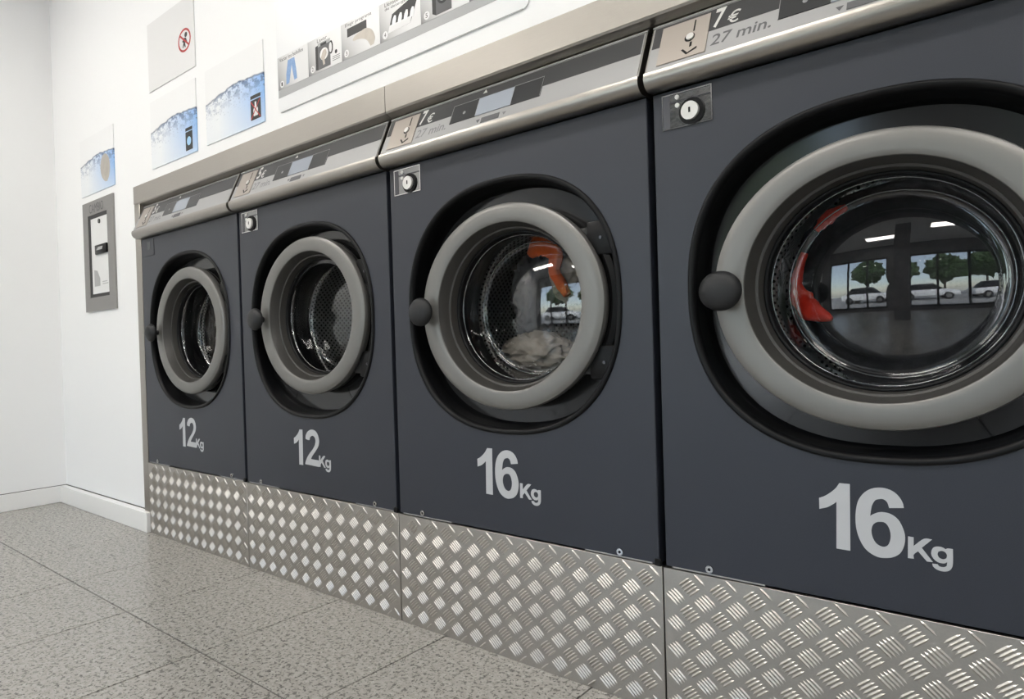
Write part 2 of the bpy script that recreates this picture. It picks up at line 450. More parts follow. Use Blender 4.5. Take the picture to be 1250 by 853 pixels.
plate_me = bevel(box(0.0, 0.797, 0.0, 0.010, 0.0, 0.300), 0.0008, 1, M['tread'], 'plate')
pl = ['below the far 12 Kg washer next to the skirting', 'below the second washer from the end wall',
      'below the 16 Kg washer with orange laundry', 'below the nearest 16 Kg washer with red laundry']
for i in range(4):
    o = obj('plinth_plate', plate_me, None, None, False, (-2.4+0.8*i+0.0015, 0.0, 0.0))
    tag(o, 'silver five-bar aluminium tread plate panel ' + pl[i], 'tread plate', 'tread plates along the plinth')
    b = obj('tread_bars', bars_me, None, o); b['kind'] = 'stuff'

# ================================================================ WASHING MACHINES
CX, CZ, ORX, ORZ = 0.398, 0.852, 0.322, 0.303
def sup(t, d=0.0, n=2.35):
    c, s = math.cos(t), math.sin(t)
    return (CX+(ORX-d)*math.copysign(abs(c)**(2/n), c), CZ+(ORZ-d)*math.copysign(abs(s)**(2/n), s))
NA = 120
ANG = [2*PI*i/NA for i in range(NA)]
PX0, PX1, PZ0, PZ1 = 0.0075, 0.7925, 0.304, 1.250
def panel_vf():
    hole = [sup(t) for t in ANG]
    outer = []
    for (x, z) in hole:
        dx, dz = x-CX, z-CZ
        ks = []
        if dx > 1e-9: ks.append((PX1-CX)/dx)
        if dx < -1e-9: ks.append((PX0-CX)/dx)
        if dz > 1e-9: ks.append((PZ1-CZ)/dz)
        if dz < -1e-9: ks.append((PZ0-CZ)/dz)
        k = min(ks); outer.append([CX+dx*k, CZ+dz*k])
    for cx, cz in ((PX0, PZ0), (PX0, PZ1), (PX1, PZ0), (PX1, PZ1)):     # snap the nearest sample to each corner
        j = min(range(NA), key=lambda i: (outer[i][0]-cx)**2+(outer[i][1]-cz)**2); outer[j] = [cx, cz]
    def shr(p, e): return (min(max(p[0], PX0+e), PX1-e), min(max(p[1], PZ0+e), PZ1-e))
    L = [[(x, 0.012, z) for x, z in (sup(t, 0.0) for t in ANG)],
         [(x, 0.0, z) for x, z in hole],
         [(*shr(p, 0.0015),) for p in outer], outer, outer]
    L[2] = [(x, 0.0, z) for x, z in L[2]]; L[3] = [(x, 0.0015, z) for x, z in outer]; L[4] = [(x, 0.03, z) for x, z in outer]
    return rings(L)
def loft(prof):
    return rings([[(x, y, z) for x, z in (sup(t, d) for t in ANG)] for d, y in prof])
SURR = [(-0.0045, 0.001), (-0.004, -0.003), (-0.001, -0.0055), (0.004, -0.005), (0.008, -0.001), (0.0095, 0.006), (0.0105, 0.012), (0.0095, 0.014), (0.0115, 0.022), (0.0105, 0.024), (0.013, 0.034), (0.012, 0.036), (0.016, 0.050), (0.020, 0.056)]
DX, DZ = 0.402, 0.850
def kx(r): return 1.07+(r-0.17)*(0.06/0.078)
def rev(prof, n=72, a0=0.0, a1=2*PI, ccx=DX, ccz=DZ, k=kx):
    full = abs(a1-a0-2*PI) < 1e-6
    A = [a0+(a1-a0)*i/(n if full else n-1) for i in range(n)]
    loops = [[(ccx+r*k(r)*math.cos(t), y, ccz+r*math.sin(t)) for t in A] for r, y in prof]
    if full: return rings(loops)
    V = [p for l in loops for p in l]; F = []
    for i in range(len(loops)-1):
        for j in range(n-1): F.append((i*n+j, i*n+j+1, (i+1)*n+j+1, (i+1)*n+j))
    return V, F
RING = [(0.236, 0.034), (0.2445, 0.026), (0.2475, 0.014), (0.2478, 0.007), (0.2460, 0.0015), (0.2415, -0.0018), (0.234, -0.0038), (0.224, -0.0046), (0.213, -0.0042), (0.2055, -0.0030), (0.2028, -0.0012), (0.2018, 0.003)]
BACK = [(0.2015, 0.050), (0.228, 0.050), (0.241, 0.044), (0.243, 0.036), (0.236, 0.033)]
FUNN = [(0.2020, 0.001), (0.2005, 0.004), (0.1965, 0.018), (0.1935, 0.028), (0.1895, 0.030), (0.1880, 0.040), (0.1865, 0.050)]
GASK = [(0.1868, 0.0495), (0.1850, 0.0475), (0.1815, 0.0490), (0.1800, 0.0530), (0.1788, 0.0600), (0.1795, 0.0680)]
GLAS = [(0.1795, 0.0610), (0.1770, 0.0640), (0.1745, 0.0800), (0.1720, 0.1000), (0.1695, 0.1170), (0.1670, 0.1260), (0.1630, 0.1315), (0.1570, 0.1330)] + \
       [(0.150-0.0149*i, 0.1305-0.0235*(1-((10-i)/10)**2)) for i in range(0, 11)]
LIPW = [(0.1850, 0.064), (0.1900, 0.110), (0.2000, 0.150), (0.2200, 0.155)]
DRUM = [(0.2180, 0.158), (0.2060, 0.160), (0.2030, 0.166), (0.2080, 0.172), (0.2550, 0.178), (0.2700, 0.195), (0.2720, 0.230), (0.2720, 0.400), (0.2600, 0.415), (0.2300, 0.412), (0.1200, 0.385), (0.0600, 0.375), (0.0580, 0.360), (0.0300, 0.355), (0.0010, 0.354)]
def one(r): return 1.05
def drum_mesh():
    n = 72
    me = mkmesh(rev(DRUM, n, k=one), M['drum'], 'auto', 'drum')
    arc = [0]
    for a, b in zip(DRUM, DRUM[1:]): arc.append(arc[-1]+math.hypot(a[0]-b[0], a[1]-b[1]))
    l = me.uv_layers.new(name='UVMap')
    for p in me.polygons:
        for li in p.loop_indices:
            vi = me.loops[li].vertex_index; i, j = divmod(vi, n)
            co = me.vertices[vi].co
            if i >= 8: l.data[li].uv = (co.x, co.z)           # back disc: flat grid
            else:
                t = j/n
                if j == 0 and any((me.loops[q].vertex_index % n) == n-1 for q in p.loop_indices): t = 1.0
                l.data[li].uv = (t*2*PI*0.27, arc[i])
    return me
def baffle_vf(a):
    prof = []
    for y in (0.285, 0.31, 0.37, 0.40):
        h = 0.045 if y in (0.31, 0.37) else 0.012
        prof.append([(DX+(0.271*math.cos(a+s) - hh*math.cos(a))*1.05, y, DZ+0.271*math.sin(a+s)-hh*math.sin(a)) for s, hh in ((-0.17, 0), (-0.07, h*0.85), (0, h), (0.07, h*0.85), (0.17, 0))])
    V = [p for l in prof for p in l]; F = []
    for i in range(3):
        for j in range(4): F.append((i*5+j, i*5+j+1, (i+1)*5+j+1, (i+1)*5+j))
    F += [(0, 1, 2, 3, 4), (15, 16, 17, 18, 19)]
    return V, F
def knob_vf():
    kxp, n = 0.148, 28
    prof = [(0.0, -0.050), (0.012, -0.0495), (0.024, -0.047), (0.032, -0.0425), (0.0365, -0.036), (0.0370, -0.031), (0.0345, -0.027), (0.026, -0.0245), (0.012, -0.0235), (0.0095, -0.020), (0.0095, 0.002)]
    A = [2*PI*i/n for i in range(n)]
    L = [[(kxp+max(r, 0.0004)*1.1*math.cos(t), y, 0.850+max(r, 0.0004)*math.sin(t)) for t in A] for r, y in prof]
    return rings(L)
# console cross-section (y,z)
CON = [(0.017, 1.3920), (0.0145, 1.3925), (-0.0325, 1.2835)]
SN = Vector((0, -0.9132, 0.4076)); SU = Vector((0, 0.4076, 0.9132))
def con_profile():
    pts = [(0.034, 1.3945), (0.0195, 1.3945), (0.0157, 1.3890), (-0.0318, 1.2828), (-0.0335, 1.2832)]
    # the bullnose
    for a in range(0, 9):
        t = math.radians(155 + a*(285-155)/8)
        pts.append((-0.0145+0.0235*math.cos(t), 1.2735+0.0230*math.sin(t)))
    pts += [(0.0, 1.2515), (0.030, 1.2515)]
    return pts
S0 = Vector((0, -0.033, 1.28))
def sp(x, v, h): return tuple(Vector((x, 0, 0)) + S0 + SU*v + SN*h)
def slab(x0, x1, v0, v1, h0, h1):
    V = [sp(x, v, h) for x in (x0, x1) for v in (v0, v1) for h in (h0, h1)]
    return V, box(0, 1, 0, 1, 0, 1)[1]
def spoly(pts, h0, h1):
    n = len(pts)
    return rings([[sp(x, v, h0) for x, v in pts], [sp(x, v, h1) for x, v in pts]], cap=True)
def stext(s, x0, x1, v0, v1, h, bold=0.0, shear=0.0):
    V, F = text_vf(s, bold, shear)
    return [sp(x0+a*(x1-x0), v0+b*(v1-v0), h) for a, b in V], F
G6 = [(0.4315, 0.4764), (0.4104, 0.4736), (0.4075, 0.4829), (0.4021, 0.487), (0.3966, 0.4867), (0.3901, 0.4838), (0.3852, 0.4749), (0.3831, 0.4642), (0.382, 0.4568), (0.3868, 0.4605), (0.3942, 0.4643), (0.4016, 0.4657), (0.4125, 0.4641), (0.4231, 0.4564), (0.4299, 0.4421), (0.4323, 0.4283), (0.4302, 0.4137), (0.4246, 0.4016), (0.4146, 0.3937), (0.4036, 0.3903), (0.3926, 0.3898), (0.3815, 0.3941), (0.3723, 0.4019), (0.365, 0.4154), (0.3606, 0.4316), (0.3595, 0.4484), (0.3608, 0.4654), (0.3646, 0.4807), (0.3725, 0.4932), (0.383, 0.5017), (0.3952, 0.5056), (0.4062, 0.5054), (0.4169, 0.5015), (0.4248, 0.4943), (0.43, 0.4847)]
G6H = [(0.3957, 0.4489), (0.4031, 0.4488), (0.4084, 0.443), (0.4113, 0.4331), (0.4111, 0.4228), (0.4078, 0.413), (0.4022, 0.4086), (0.3958, 0.409), (0.3894, 0.4131), (0.3849, 0.4218), (0.3833, 0.4319), (0.3854, 0.4416), (0.3902, 0.4469)]
G1 = [(0.3357, 0.5066), (0.3521, 0.5067), (0.3503, 0.3931), (0.3285, 0.3934), (0.3304, 0.4739), (0.3253, 0.4694), (0.3152, 0.4626), (0.3025, 0.4582), (0.3025, 0.4773), (0.3116, 0.4817), (0.3218, 0.4894), (0.33, 0.4978)]
GK = [(0.4364, 0.4313), (0.4443, 0.431), (0.444, 0.417), (0.4584, 0.4308), (0.4698, 0.4315), (0.4552, 0.4159), (0.4701, 0.3956), (0.4619, 0.3951), (0.4499, 0.4094), (0.4438, 0.4029), (0.444, 0.3963), (0.4354, 0.396)]
GG = [(0.4902, 0.4208), (0.4971, 0.421), (0.4968, 0.3995), (0.4953, 0.3914), (0.4911, 0.3857), (0.4836, 0.3833), (0.4753, 0.3847), (0.4703, 0.3887), (0.469, 0.3932), (0.4763, 0.3934), (0.4787, 0.3906), (0.4837, 0.3902), (0.4879, 0.3924), (0.4888, 0.3961), (0.4892, 0.3991), (0.4855, 0.3964), (0.4789, 0.3962), (0.473, 0.3991), (0.4686, 0.4053), (0.4682, 0.4121), (0.4709, 0.4186), (0.476, 0.4214), (0.4827, 0.4215), (0.4876, 0.419)]
GGH = [(0.4818, 0.4155), (0.4867, 0.4143), (0.4891, 0.4098), (0.4882, 0.4048), (0.484, 0.4026), (0.479, 0.4041), (0.4766, 0.4086), (0.4775, 0.4133)]
G2 = [(0.3676, 0.4787), (0.3689, 0.4884), (0.3768, 0.4996), (0.39, 0.5072), (0.4046, 0.5098), (0.4205, 0.5069), (0.4324, 0.4977), (0.4388, 0.4845), (0.4398, 0.472), (0.4338, 0.4579), (0.4187, 0.442), (0.4056, 0.4304), (0.396, 0.42), (0.3951, 0.4161), (0.4367, 0.4155), (0.4363, 0.3951), (0.3612, 0.3974), (0.3642, 0.4056), (0.3742, 0.4204), (0.3877, 0.4343), (0.4048, 0.4483), (0.4163, 0.4619), (0.4205, 0.4748), (0.4175, 0.4852), (0.4089, 0.4903), (0.3999, 0.4893), (0.3924, 0.4846), (0.3893, 0.4759), (0.3792, 0.4759)]

def glyph(y, *loops): return flat([smooth_poly(l) for l in loops], y)

cache = {}
def cm(key, fn):
    if key not in cache:
        r = fn()
        cache[key] = r
    return cache[key]

def make_machine(i, cap, price, ddz, lock, label):
    X0 = -2.4+0.8*i; ZB = 0.300
    root = empty('washing_machine', (X0, 0, ZB), label, 'washing machine', 'front-loading washers in a row')
    off = (0, 0, -ZB)
    def part(name, key, fn, m, parent=root, smooth=False, lab=None, dz=0.0):
        me = cm(key, lambda: (lambda r: r if isinstance(r, bpy.types.Mesh) else mkmesh(r, m, smooth, name))(fn()))
        o = bpy.data.objects.new(name, me); C.objects.link(o); o.parent = parent
        o.location = (off[0], off[1], off[2]+dz) if parent is root else (0, 0, dz)
        if lab: o['label'] = lab
        return o
    part('front_panel', 'panel', panel_vf, M['panel'], smooth='auto')
    part('cabinet', 'cab', lambda: join(box(0.004, 0.008, 0.03, 0.78, 0.304, 1.385), box(0.792, 0.796, 0.03, 0.78, 0.304, 1.385), box(0.008, 0.792, 0.775, 0.78, 0.304, 1.385), box(0.008, 0.792, 0.03, 0.775, 1.38, 1.385), box(0.008, 0.792, 0.03, 0.775, 0.302, 0.306)), M['black'])
    part('door_surround', 'surr', lambda: loft(SURR), M['rubber'], smooth=True, lab='black rubber surround of the door recess')
    # recessed sheet behind the door, in two pieces with a visible joint
    def sheet(a0, a1):
        n = 60; A = [a0+(a1-a0)*k/(n-1) for k in range(n)]
        l0 = [(x, 0.055, z) for x, z in (sup(t, 0.018) for t in A)]
        l1 = [(DX+0.187*1.08*math.cos(t), 0.058, DZ+0.187*math.sin(t)) for t in A]
        l2 = [(x, y+0.012, z) for x, y, z in l0]; l3 = [(x, y+0.012, z) for x, y, z in l1]
        V = l0+l1+l3+l2; F = []
        for r in range(4):
            for j in range(n-1):
                F.append((r*n+j, r*n+j+1, ((r+1) % 4)*n+j+1, ((r+1) % 4)*n+j))
        return V, F
    part('recess_sheet', 'sheetA', lambda: sheet(math.radians(-64), math.radians(240.6)), M['inner'], smooth='auto')
    part('lower_cover', 'sheetB', lambda: sheet(math.radians(241), math.radians(295.6)), M['inner'], smooth='auto')
    part('tub_lip', 'lipw', lambda: rev(LIPW), M['rubber'], smooth=True)
    dr = part('drum', 'drum', drum_mesh, M['drum'], lab='perforated stainless steel drum')
    for k in range(3):
        part('baffle', 'baf%d' % k, lambda k=k: baffle_vf(math.radians((95, 215, 335)[k])), M['steel'], dr, 'auto')
    # the door
    dd = part('door', 'ring', lambda: rev(RING, 96), M['ring'], smooth='auto', dz=ddz, lab='round silver porthole door ring')
    part('door_back', 'back', lambda: rev(BACK), M['black'], dd, 'auto')
    part('funnel', 'funn', lambda: rev(FUNN, 96), M['funnel'], dd, 'auto')
    part('gasket', 'gask', lambda: rev(GASK, 96), M['rubber'], dd, True)
    part('door_glass', 'glas', lambda: rev(GLAS, 96), M['glass'], dd, True, 'bowl of clear glass')
    def torus(r, y, t):
        return rings([[(DX+(r+t*math.cos(q))*kx(r)*math.cos(a), y+t*math.sin(q), DZ+(r+t*math.cos(q))*math.sin(a)) for a in [2*PI*k/96 for k in range(96)]] for q in [2*PI*k/8 for k in range(8)]], closed=True)
    part('glass_highlight_ring', 'glint0', lambda: torus(0.1672, 0.1285, 0.0014), M['edge_glint'], dd, True, 'thin added ring imitating the highlight along the glass bowl edge')  # added ring: a highlight on the glass built as geometry
    part('glass_highlight_ring', 'glint1', lambda: torus(0.1780, 0.0640, 0.0010), M['edge_glint'], dd, True)  # second added ring, for the outer highlight line
    part('knob', 'knob', knob_vf, M['knob'], dd, 'auto', 'round black door knob')
    # hinge on the right of the recess
    def arm():
        A = [math.radians(-33+66*k/17) for k in range(18)]
        lp = []
        for t in A:
            c, s = math.cos(t), math.sin(t)
            pr = []
            for r, y in ((0.254, 0.046), (0.254, 0.022), (0.262, 0.016), (0.272, 0.022), (0.276, 0.046)):
                pr.append((DX+r*1.11*c, y, DZ+r*s))
            lp.append(pr)
        return rings(lp, cap=True)
    hg = part('hinge', 'arm', arm, M['black'], smooth='auto', lab='curved black hinge strap')
    for k, zc in enumerate((0.985, 0.715)):
        part('hinge_block', 'hb%d' % k, lambda zc=zc: bevel(box(0.630, 0.706, 0.014, 0.054, zc-0.038, zc+0.038), 0.006, 2, M['black']), M['black'], hg)
        part('hinge_pin', 'hp%d' % k, lambda zc=zc, k=k: bevel(box(0.598, 0.632, 0.020, 0.046, zc-0.016+(0.012 if k == 0 else -0.012), zc+0.016+(0.012 if k == 0 else -0.012)), 0.005, 2, M['hinge']), M['hinge'], hg)
        part('screw', 'hs%d' % k, lambda zc=zc: ycyl(0.668, zc, 0.0035, 0.0115, 0.016, 12), M['lockdark'], hg, 'auto')
    # console
    co = part('console', 'con', lambda: prism(con_profile(), 0.0065, 0.7935), M['bull'], smooth='auto', lab='slanted control console with rounded metal nose')
    def cp(name, key, fn, m, lab=None): return part(name, key, fn, m, co, lab=lab)
    cp('console_lip', 'clip', lambda: slab(0.0065, 0.7935, 0.1165, 0.1195, 0.0, 0.0022), M['face'])
    cp('control_face', 'cface', lambda: slab(0.010, 0.790, 0.0045, 0.1150, 0.0, 0.0012), M['face'], 'pale grey printed control face')
    cp('display_band', 'cband', lambda: slab(0.0125, 0.787, 0.0615, 0.1135, 0.0012, 0.0018), M['band'], 'anthracite upper band')
    for k, (a, b) in enumerate(((0.260, 0.347), (0.456, 0.542))):
        cp('button_field', 'bf%d' % k, lambda a=a, b=b: slab(a, b, 0.0345, 0.089, 0.0012, 0.0026), M['button'])
        cp('field_outline', 'bo%d' % k, lambda a=a, b=b: join(slab(a, b, 0.0882, 0.0892, 0.0026, 0.0029), slab(b-0.001, b, 0.0345, 0.0882, 0.0026, 0.0029), slab(a, a+0.001, 0.0345, 0.0882, 0.0026, 0.0029)), M['line'])
    cp('screen', 'scr', lambda: slab(0.347, 0.456, 0.035, 0.0875, 0.0012, 0.0030), M['screen'], 'blank pale blue display')
    cp('status_window', 'stw', lambda: slab(0.372, 0.428, 0.009, 0.0235, 0.0012, 0.0022), M['ink'])
    cp('arrow_mark', 'am', lambda: join(spoly([(0.352, 0.101), (0.366, 0.101), (0.359, 0.111)], 0.0018, 0.0022)), M['paleink'])
    cp('arrow_mark', 'am2', lambda: join(spoly([(0.355, 0.021), (0.367, 0.021), (0.361, 0.012)], 0.0012, 0.0017)), M['ink'])
    cp('arrow_mark', 'am3', lambda: join(spoly([(0.437, 0.021), (0.448, 0.021), (0.4425, 0.013)], 0.0012, 0.0017)), M['fadeink'])
    cp('button_dot', 'bd', lambda: spoly([(0.304+0.0045*math.cos(t), 0.058+0.0045*math.sin(t)) for t in [2*PI*k/12 for k in range(12)]], 0.0026, 0.0030), M['line'])
    cp('coin_plate', 'cpl', lambda: slab(0.031, 0.130, 0.0135, 0.1065, 0.0012, 0.0032), M['coin'], 'beige metal coin plate')
    cp('coin_slot', 'csl', lambda: slab(0.0985, 0.1015, 0.074, 0.101, 0.0032, 0.0036), M['black'])
    def hexa(cx, cv, r, n=16): return [(cx+r*math.cos(2*PI*k/n), cv+r*math.sin(2*PI*k/n)) for k in range(n)]
    cp('reject_button', 'rjr', lambda: spoly(hexa(0.0935, 0.061, 0.0105), 0.0032, 0.0036), M['black'])
    cp('reject_button', 'rjb', lambda: spoly(hexa(0.0945, 0.0615, 0.0078), 0.0036, 0.0060), M['lockface'])
    cp('return_slot', 'rts', lambda: spoly([(0.096, 0.048), (0.1005, 0.048), (0.1005, 0.038), (0.096, 0.036)], 0.0032, 0.0036), M['black'])
    cp('return_cup', 'rtc', lambda: join(spoly([(0.080, 0.0335), (0.084, 0.035), (0.094, 0.024), (0.092, 0.0195)], 0.0032, 0.0036), spoly([(0.092, 0.0195), (0.094, 0.024), (0.112, 0.033), (0.112, 0.028)], 0.0032, 0.0036)), M['black'])
    cp('price_print', 'pr'+price, lambda: stext(price, 0.1385, 0.160, 0.0655, 0.111, 0.0019, 0.025, 0.12), M['paleink'], 'price digit %s' % price)
    cp('price_print', 'eur', lambda: stext('\u20ac', 0.165, 0.189, 0.0645, 0.094, 0.0019, 0.012, 0.12), M['paleink'], 'euro sign')
    cp('time_print', 'tm%d' % (i == 3), lambda: stext('27 min.', 0.138, 0.249, 0.0235, 0.0495, 0.0013, 0.012, 0.12), M['ink'] if i == 3 else M['fadeink'], 'printed words 27 min.')
    # key lock in a recessed plate
    lx0, lx1, lz0, lz1 = 0.0275, 0.1305, 0.1735+1.0, 0.2425+1.0
    if lock:
        def tray():
            e = 0.0022
            fr = join(box(lx0, lx1, -0.0022, 0.0, lz1-e, lz1), box(lx0, lx1, -0.0022, 0.0, lz0, lz0+e), box(lx0, lx0+e, -0.0022, 0.0, lz0+e, lz1-e), box(lx1-e, lx1, -0.0022, 0.0, lz0+e, lz1-e))
            return fr
        lk_ = part('lock_frame', 'lkf', tray, M['chrome'], lab='small chrome frame around the key lock')
        part('lock_tray', 'lkt', lambda: box(lx0+0.0022, lx1-0.0022, -0.0008, -0.0002, lz0+0.0022, lz1-0.0022), M['tray'], lk_)
        part('lock_shelf', 'lks', lambda: box(0.0455, 0.1280, -0.0030, -0.0008, 1.2245, 1.2262), M['lockdark'], lk_)
        part('lock_side', 'lkl', lambda: box(0.030, 0.0440, -0.0016, -0.0008, 1.176, 1.2405), M['lockdark'], lk_)
        part('lock_collar', 'lkc', lambda: ycyl(0.0895, 1.1995, 0.0255, -0.0045, -0.0008, 28), M['black'], lk_, 'auto')
        part('lock_cylinder', 'lkb', lambda: ycyl(0.0885, 1.1995, 0.0175, -0.011, -0.0045, 28, 1.0), M['lockface'], lk_, 'auto')
        part('key_slot', 'lkk', lambda: box(0.0865, 0.0905, -0.0114, -0.0110, 1.1955, 1.2055), M['black'], lk_)
        for k, (sx, sz) in enumerate(((0.060, 1.2335), (0.060, 1.2175))):
            part('screw', 'lsc%d' % k, lambda sx=sx, sz=sz: ycyl(sx, sz, 0.0045, -0.0035, -0.0008, 12), M['lockface'], lk_, 'auto')
    else:
        lk_ = part('lock_cover', 'lkcov', lambda: bevel(box(lx0, lx1, -0.0018, 0.0, lz0, lz1), 0.0006, 1, M['panel']), M['panel'], lab='blank dark cover plate')
        part('cover_dimple', 'lkdim', lambda: join(box(0.070, 0.100, -0.0024, -0.0018, 1.20, 1.232)), M['lockdark'], lk_)
    # bolts, strip and print at the foot
    for k, bx in enumerate((0.100, 0.703)):
        b = part('bolt', 'bolt%d' % k, lambda bx=bx: ycyl(bx, 0.3145, 0.0075, -0.004, 0.0, 16, 1.0), M['chrome'], smooth='auto')
        part('bolt_socket', 'bsk%d' % k, lambda bx=bx: ycyl(bx, 0.3145, 0.0032, -0.0043, -0.0040, 8), M['black'], b)
    part('foot_strip', 'fs0', lambda: join(box(0.022, 0.205, -0.0012, 0.004, 0.3030, 0.3055)), M['face'])
    part('foot_strip', 'fs1', lambda: join(box(0.615, 0.778, -0.0012, 0.004, 0.3030, 0.3055)), M['face'])
    part('foot_clip', 'fc', lambda: bevel(box(0.783, 0.7985, -0.004, 0.004, 0.3005, 0.3150), 0.002, 1, M['black']), M['black'])
    y = -0.0007
    cpn = part('capacity_print', 'g1', lambda: glyph(y, G1), M['print'], lab='silver numeral 1')
    if cap == '16': part('capacity_print', 'g6', lambda: glyph(y, G6, G6H), M['print'], lab='silver numeral 6')
    else: part('capacity_print', 'g2', lambda: glyph(y, G2), M['print'], lab='silver numeral 2')
    part('capacity_print', 'gk', lambda: glyph(y, GK), M['print'], lab='silver letter K')
    part('capacity_print', 'gg', lambda: glyph(y, GG, GGH), M['print'], lab='silver letter g')
    return root
make_machine(0, '12', '5', 0.0, False, 'dark slate washer marked 12 Kg farthest away, beside the white end wall')
make_machine(1, '12', '5', 0.018, True, 'dark slate washer marked 12 Kg with an empty drum, second from the end wall')
make_machine(2, '16', '7', 0.0, True, 'dark slate washer marked 16 Kg with beige and orange laundry inside')
make_machine(3, '16', '7', -0.003, True, 'nearest dark slate washer marked 16 Kg, red cloth behind its glass')

# ================================================================ LAUNDRY
def lump(name, c, r, seed, m, label, amp=0.35, freq=2.2, group=None):
    bm = bmesh.new(); bmesh.ops.create_icosphere(bm, subdivisions=5, radius=1.0)
    o = Vector((seed*7.3, seed*3.1, -seed*5.7))
    for v in bm.verts:
        d = v.co.normalized()
        w = noise.noise_vector(d*1.3+o)*0.5
        n = 1.0-abs(noise.noise(d*freq+w+o))*2.0
        n2 = 1.0-abs(noise.noise(d*freq*2.3+w*2+o*2))*2.0
        n3 = noise.noise(d*freq*5+o)
        k = 1.0+amp*(n*0.6+n2*0.3+n3*0.1-0.4)
        v.co = Vector((d.x*r[0]*k, d.y*r[1]*k, d.z*r[2]*k))
    me = bpy.data.meshes.new(name); bm.to_mesh(me); bm.free()
    me.polygons.foreach_set('use_smooth', [True]*len(me.polygons)); me.materials.append(m)
    ob = bpy.data.objects.new(name, me); C.objects.link(ob); ob.location = c
    return tag(ob, label, 'laundry', group)
def twist(name, path, wid, thick, m, label, seed=1):
    """a crumpled strip of cloth following a path"""
    P_ = [Vector(p) for p in path]; N = 60; n = 20; loops = []
    def cr(t):
        s = t*(len(P_)-1); i = min(int(s), len(P_)-2); f = s-i
        p0, p1, p2, p3 = P_[max(i-1, 0)], P_[i], P_[i+1], P_[min(i+2, len(P_)-1)]
        return 0.5*((2*p1)+(p2-p0)*f+(2*p0-5*p1+4*p2-p3)*f*f+(3*p1-p0-3*p2+p3)*f**3)
    for a in range(N):
        t = a/(N-1); c = cr(t); tan = (cr(min(t+0.01, 1))-cr(max(t-0.01, 0))).normalized()
        side = Vector((0, 1, 0)).cross(tan).normalized()
        s = t*(len(wid)-1); i = min(int(s), len(wid)-2); w = wid[i]+(wid[i+1]-wid[i])*(s-i)
        lp = []
        for b in range(n):
            q = 2*PI*b/n
            k = 1+0.28*noise.noise(Vector((math.cos(q)*1.6, math.sin(q)*1.6, t*9+seed)))+0.22*noise.noise(Vector((math.cos(q)*4, math.sin(q)*4, t*4+seed)))
            lp.append(tuple(c+side*(w*k*math.cos(q))+Vector((0, 1, 0))*(thick*k*math.sin(q))))
        loops.append(lp)
    ob = obj(name, rings(loops, cap=True), m, None, True)
    return tag(ob, label, 'laundry')
beige = cloth_mat('beige_cotton', (0.42, 0.37, 0.32), (0.30, 0.26, 0.22))
greyc = cloth_mat('grey_cotton', (0.20, 0.20, 0.20), (0.12, 0.12, 0.125))
orange = cloth_mat('orange_cotton', (0.75, 0.14, 0.025), (0.60, 0.08, 0.01))
red = cloth_mat('red_cotton', (0.75, 0.035, 0.012), (0.55, 0.02, 0.01))
navy = cloth_mat('navy_cotton', (0.02, 0.03, 0.05), (0.03, 0.04, 0.06))
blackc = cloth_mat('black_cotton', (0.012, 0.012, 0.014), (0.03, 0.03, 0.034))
lump('laundry_bundle', (-0.460, 0.212, 0.735), (0.105, 0.042, 0.050), 3, beige, 'crumpled beige garment low behind the glass of the third washer', 0.5, 2.4)
lump('laundry_bundle', (-0.365, 0.245, 0.945), (0.055, 0.050, 0.075), 5, beige, 'beige garment behind the orange strip, upper right of the third drum', 0.4, 2.0)
lump('laundry_bundle', (-0.515, 0.295, 0.900), (0.080, 0.045, 0.105), 8, greyc, 'dim grey garment at the back of the third washer drum', 0.45, 2.2)
lump('laundry_bundle', (-0.318, 0.190, 0.690), (0.045, 0.025, 0.022), 11, navy, 'small navy garment under the beige one in the third washer', 0.4, 2.0)
twist('laundry_strip', [(-0.455, 0.185, 0.995), (-0.430, 0.178, 1.012), (-0.395, 0.176, 1.012), (-0.368, 0.176, 0.985), (-0.372, 0.176, 0.945), (-0.352, 0.176, 0.912), (-0.334, 0.178, 0.880)],
      [0.012, 0.024, 0.028, 0.022, 0.013, 0.016, 0.010], 0.010, orange, 'bright orange cloth hanging inside the third washer door')
twist('laundry_strip', [(0.240, 0.178, 0.925), (0.229, 0.177, 0.895), (0.224, 0.176, 0.865), (0.232, 0.175, 0.835), (0.250, 0.175, 0.810), (0.288, 0.175, 0.790)],
      [0.006, 0.010, 0.010, 0.020, 0.023, 0.004], 0.008, red, 'bright red cloth pressed to the left of the nearest washer glass', 4)
twist('laundry_strip', [(0.262, 0.182, 0.968), (0.285, 0.181, 0.990), (0.318, 0.182, 1.006)], [0.006, 0.013, 0.005], 0.007, red, 'small red cloth end at the upper left of the nearest drum', 7)
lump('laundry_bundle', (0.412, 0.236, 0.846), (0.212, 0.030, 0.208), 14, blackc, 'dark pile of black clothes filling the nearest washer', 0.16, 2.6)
lump('laundry_bundle', (-2.208, 0.212, 0.860), (0.050, 0.026, 0.118), 19, cloth_mat('mixed_pale_cotton', (0.34, 0.31, 0.28), (0.12, 0.11, 0.10)), 'pale grey and brown laundry inside the farthest washer', 0.5, 2.6)

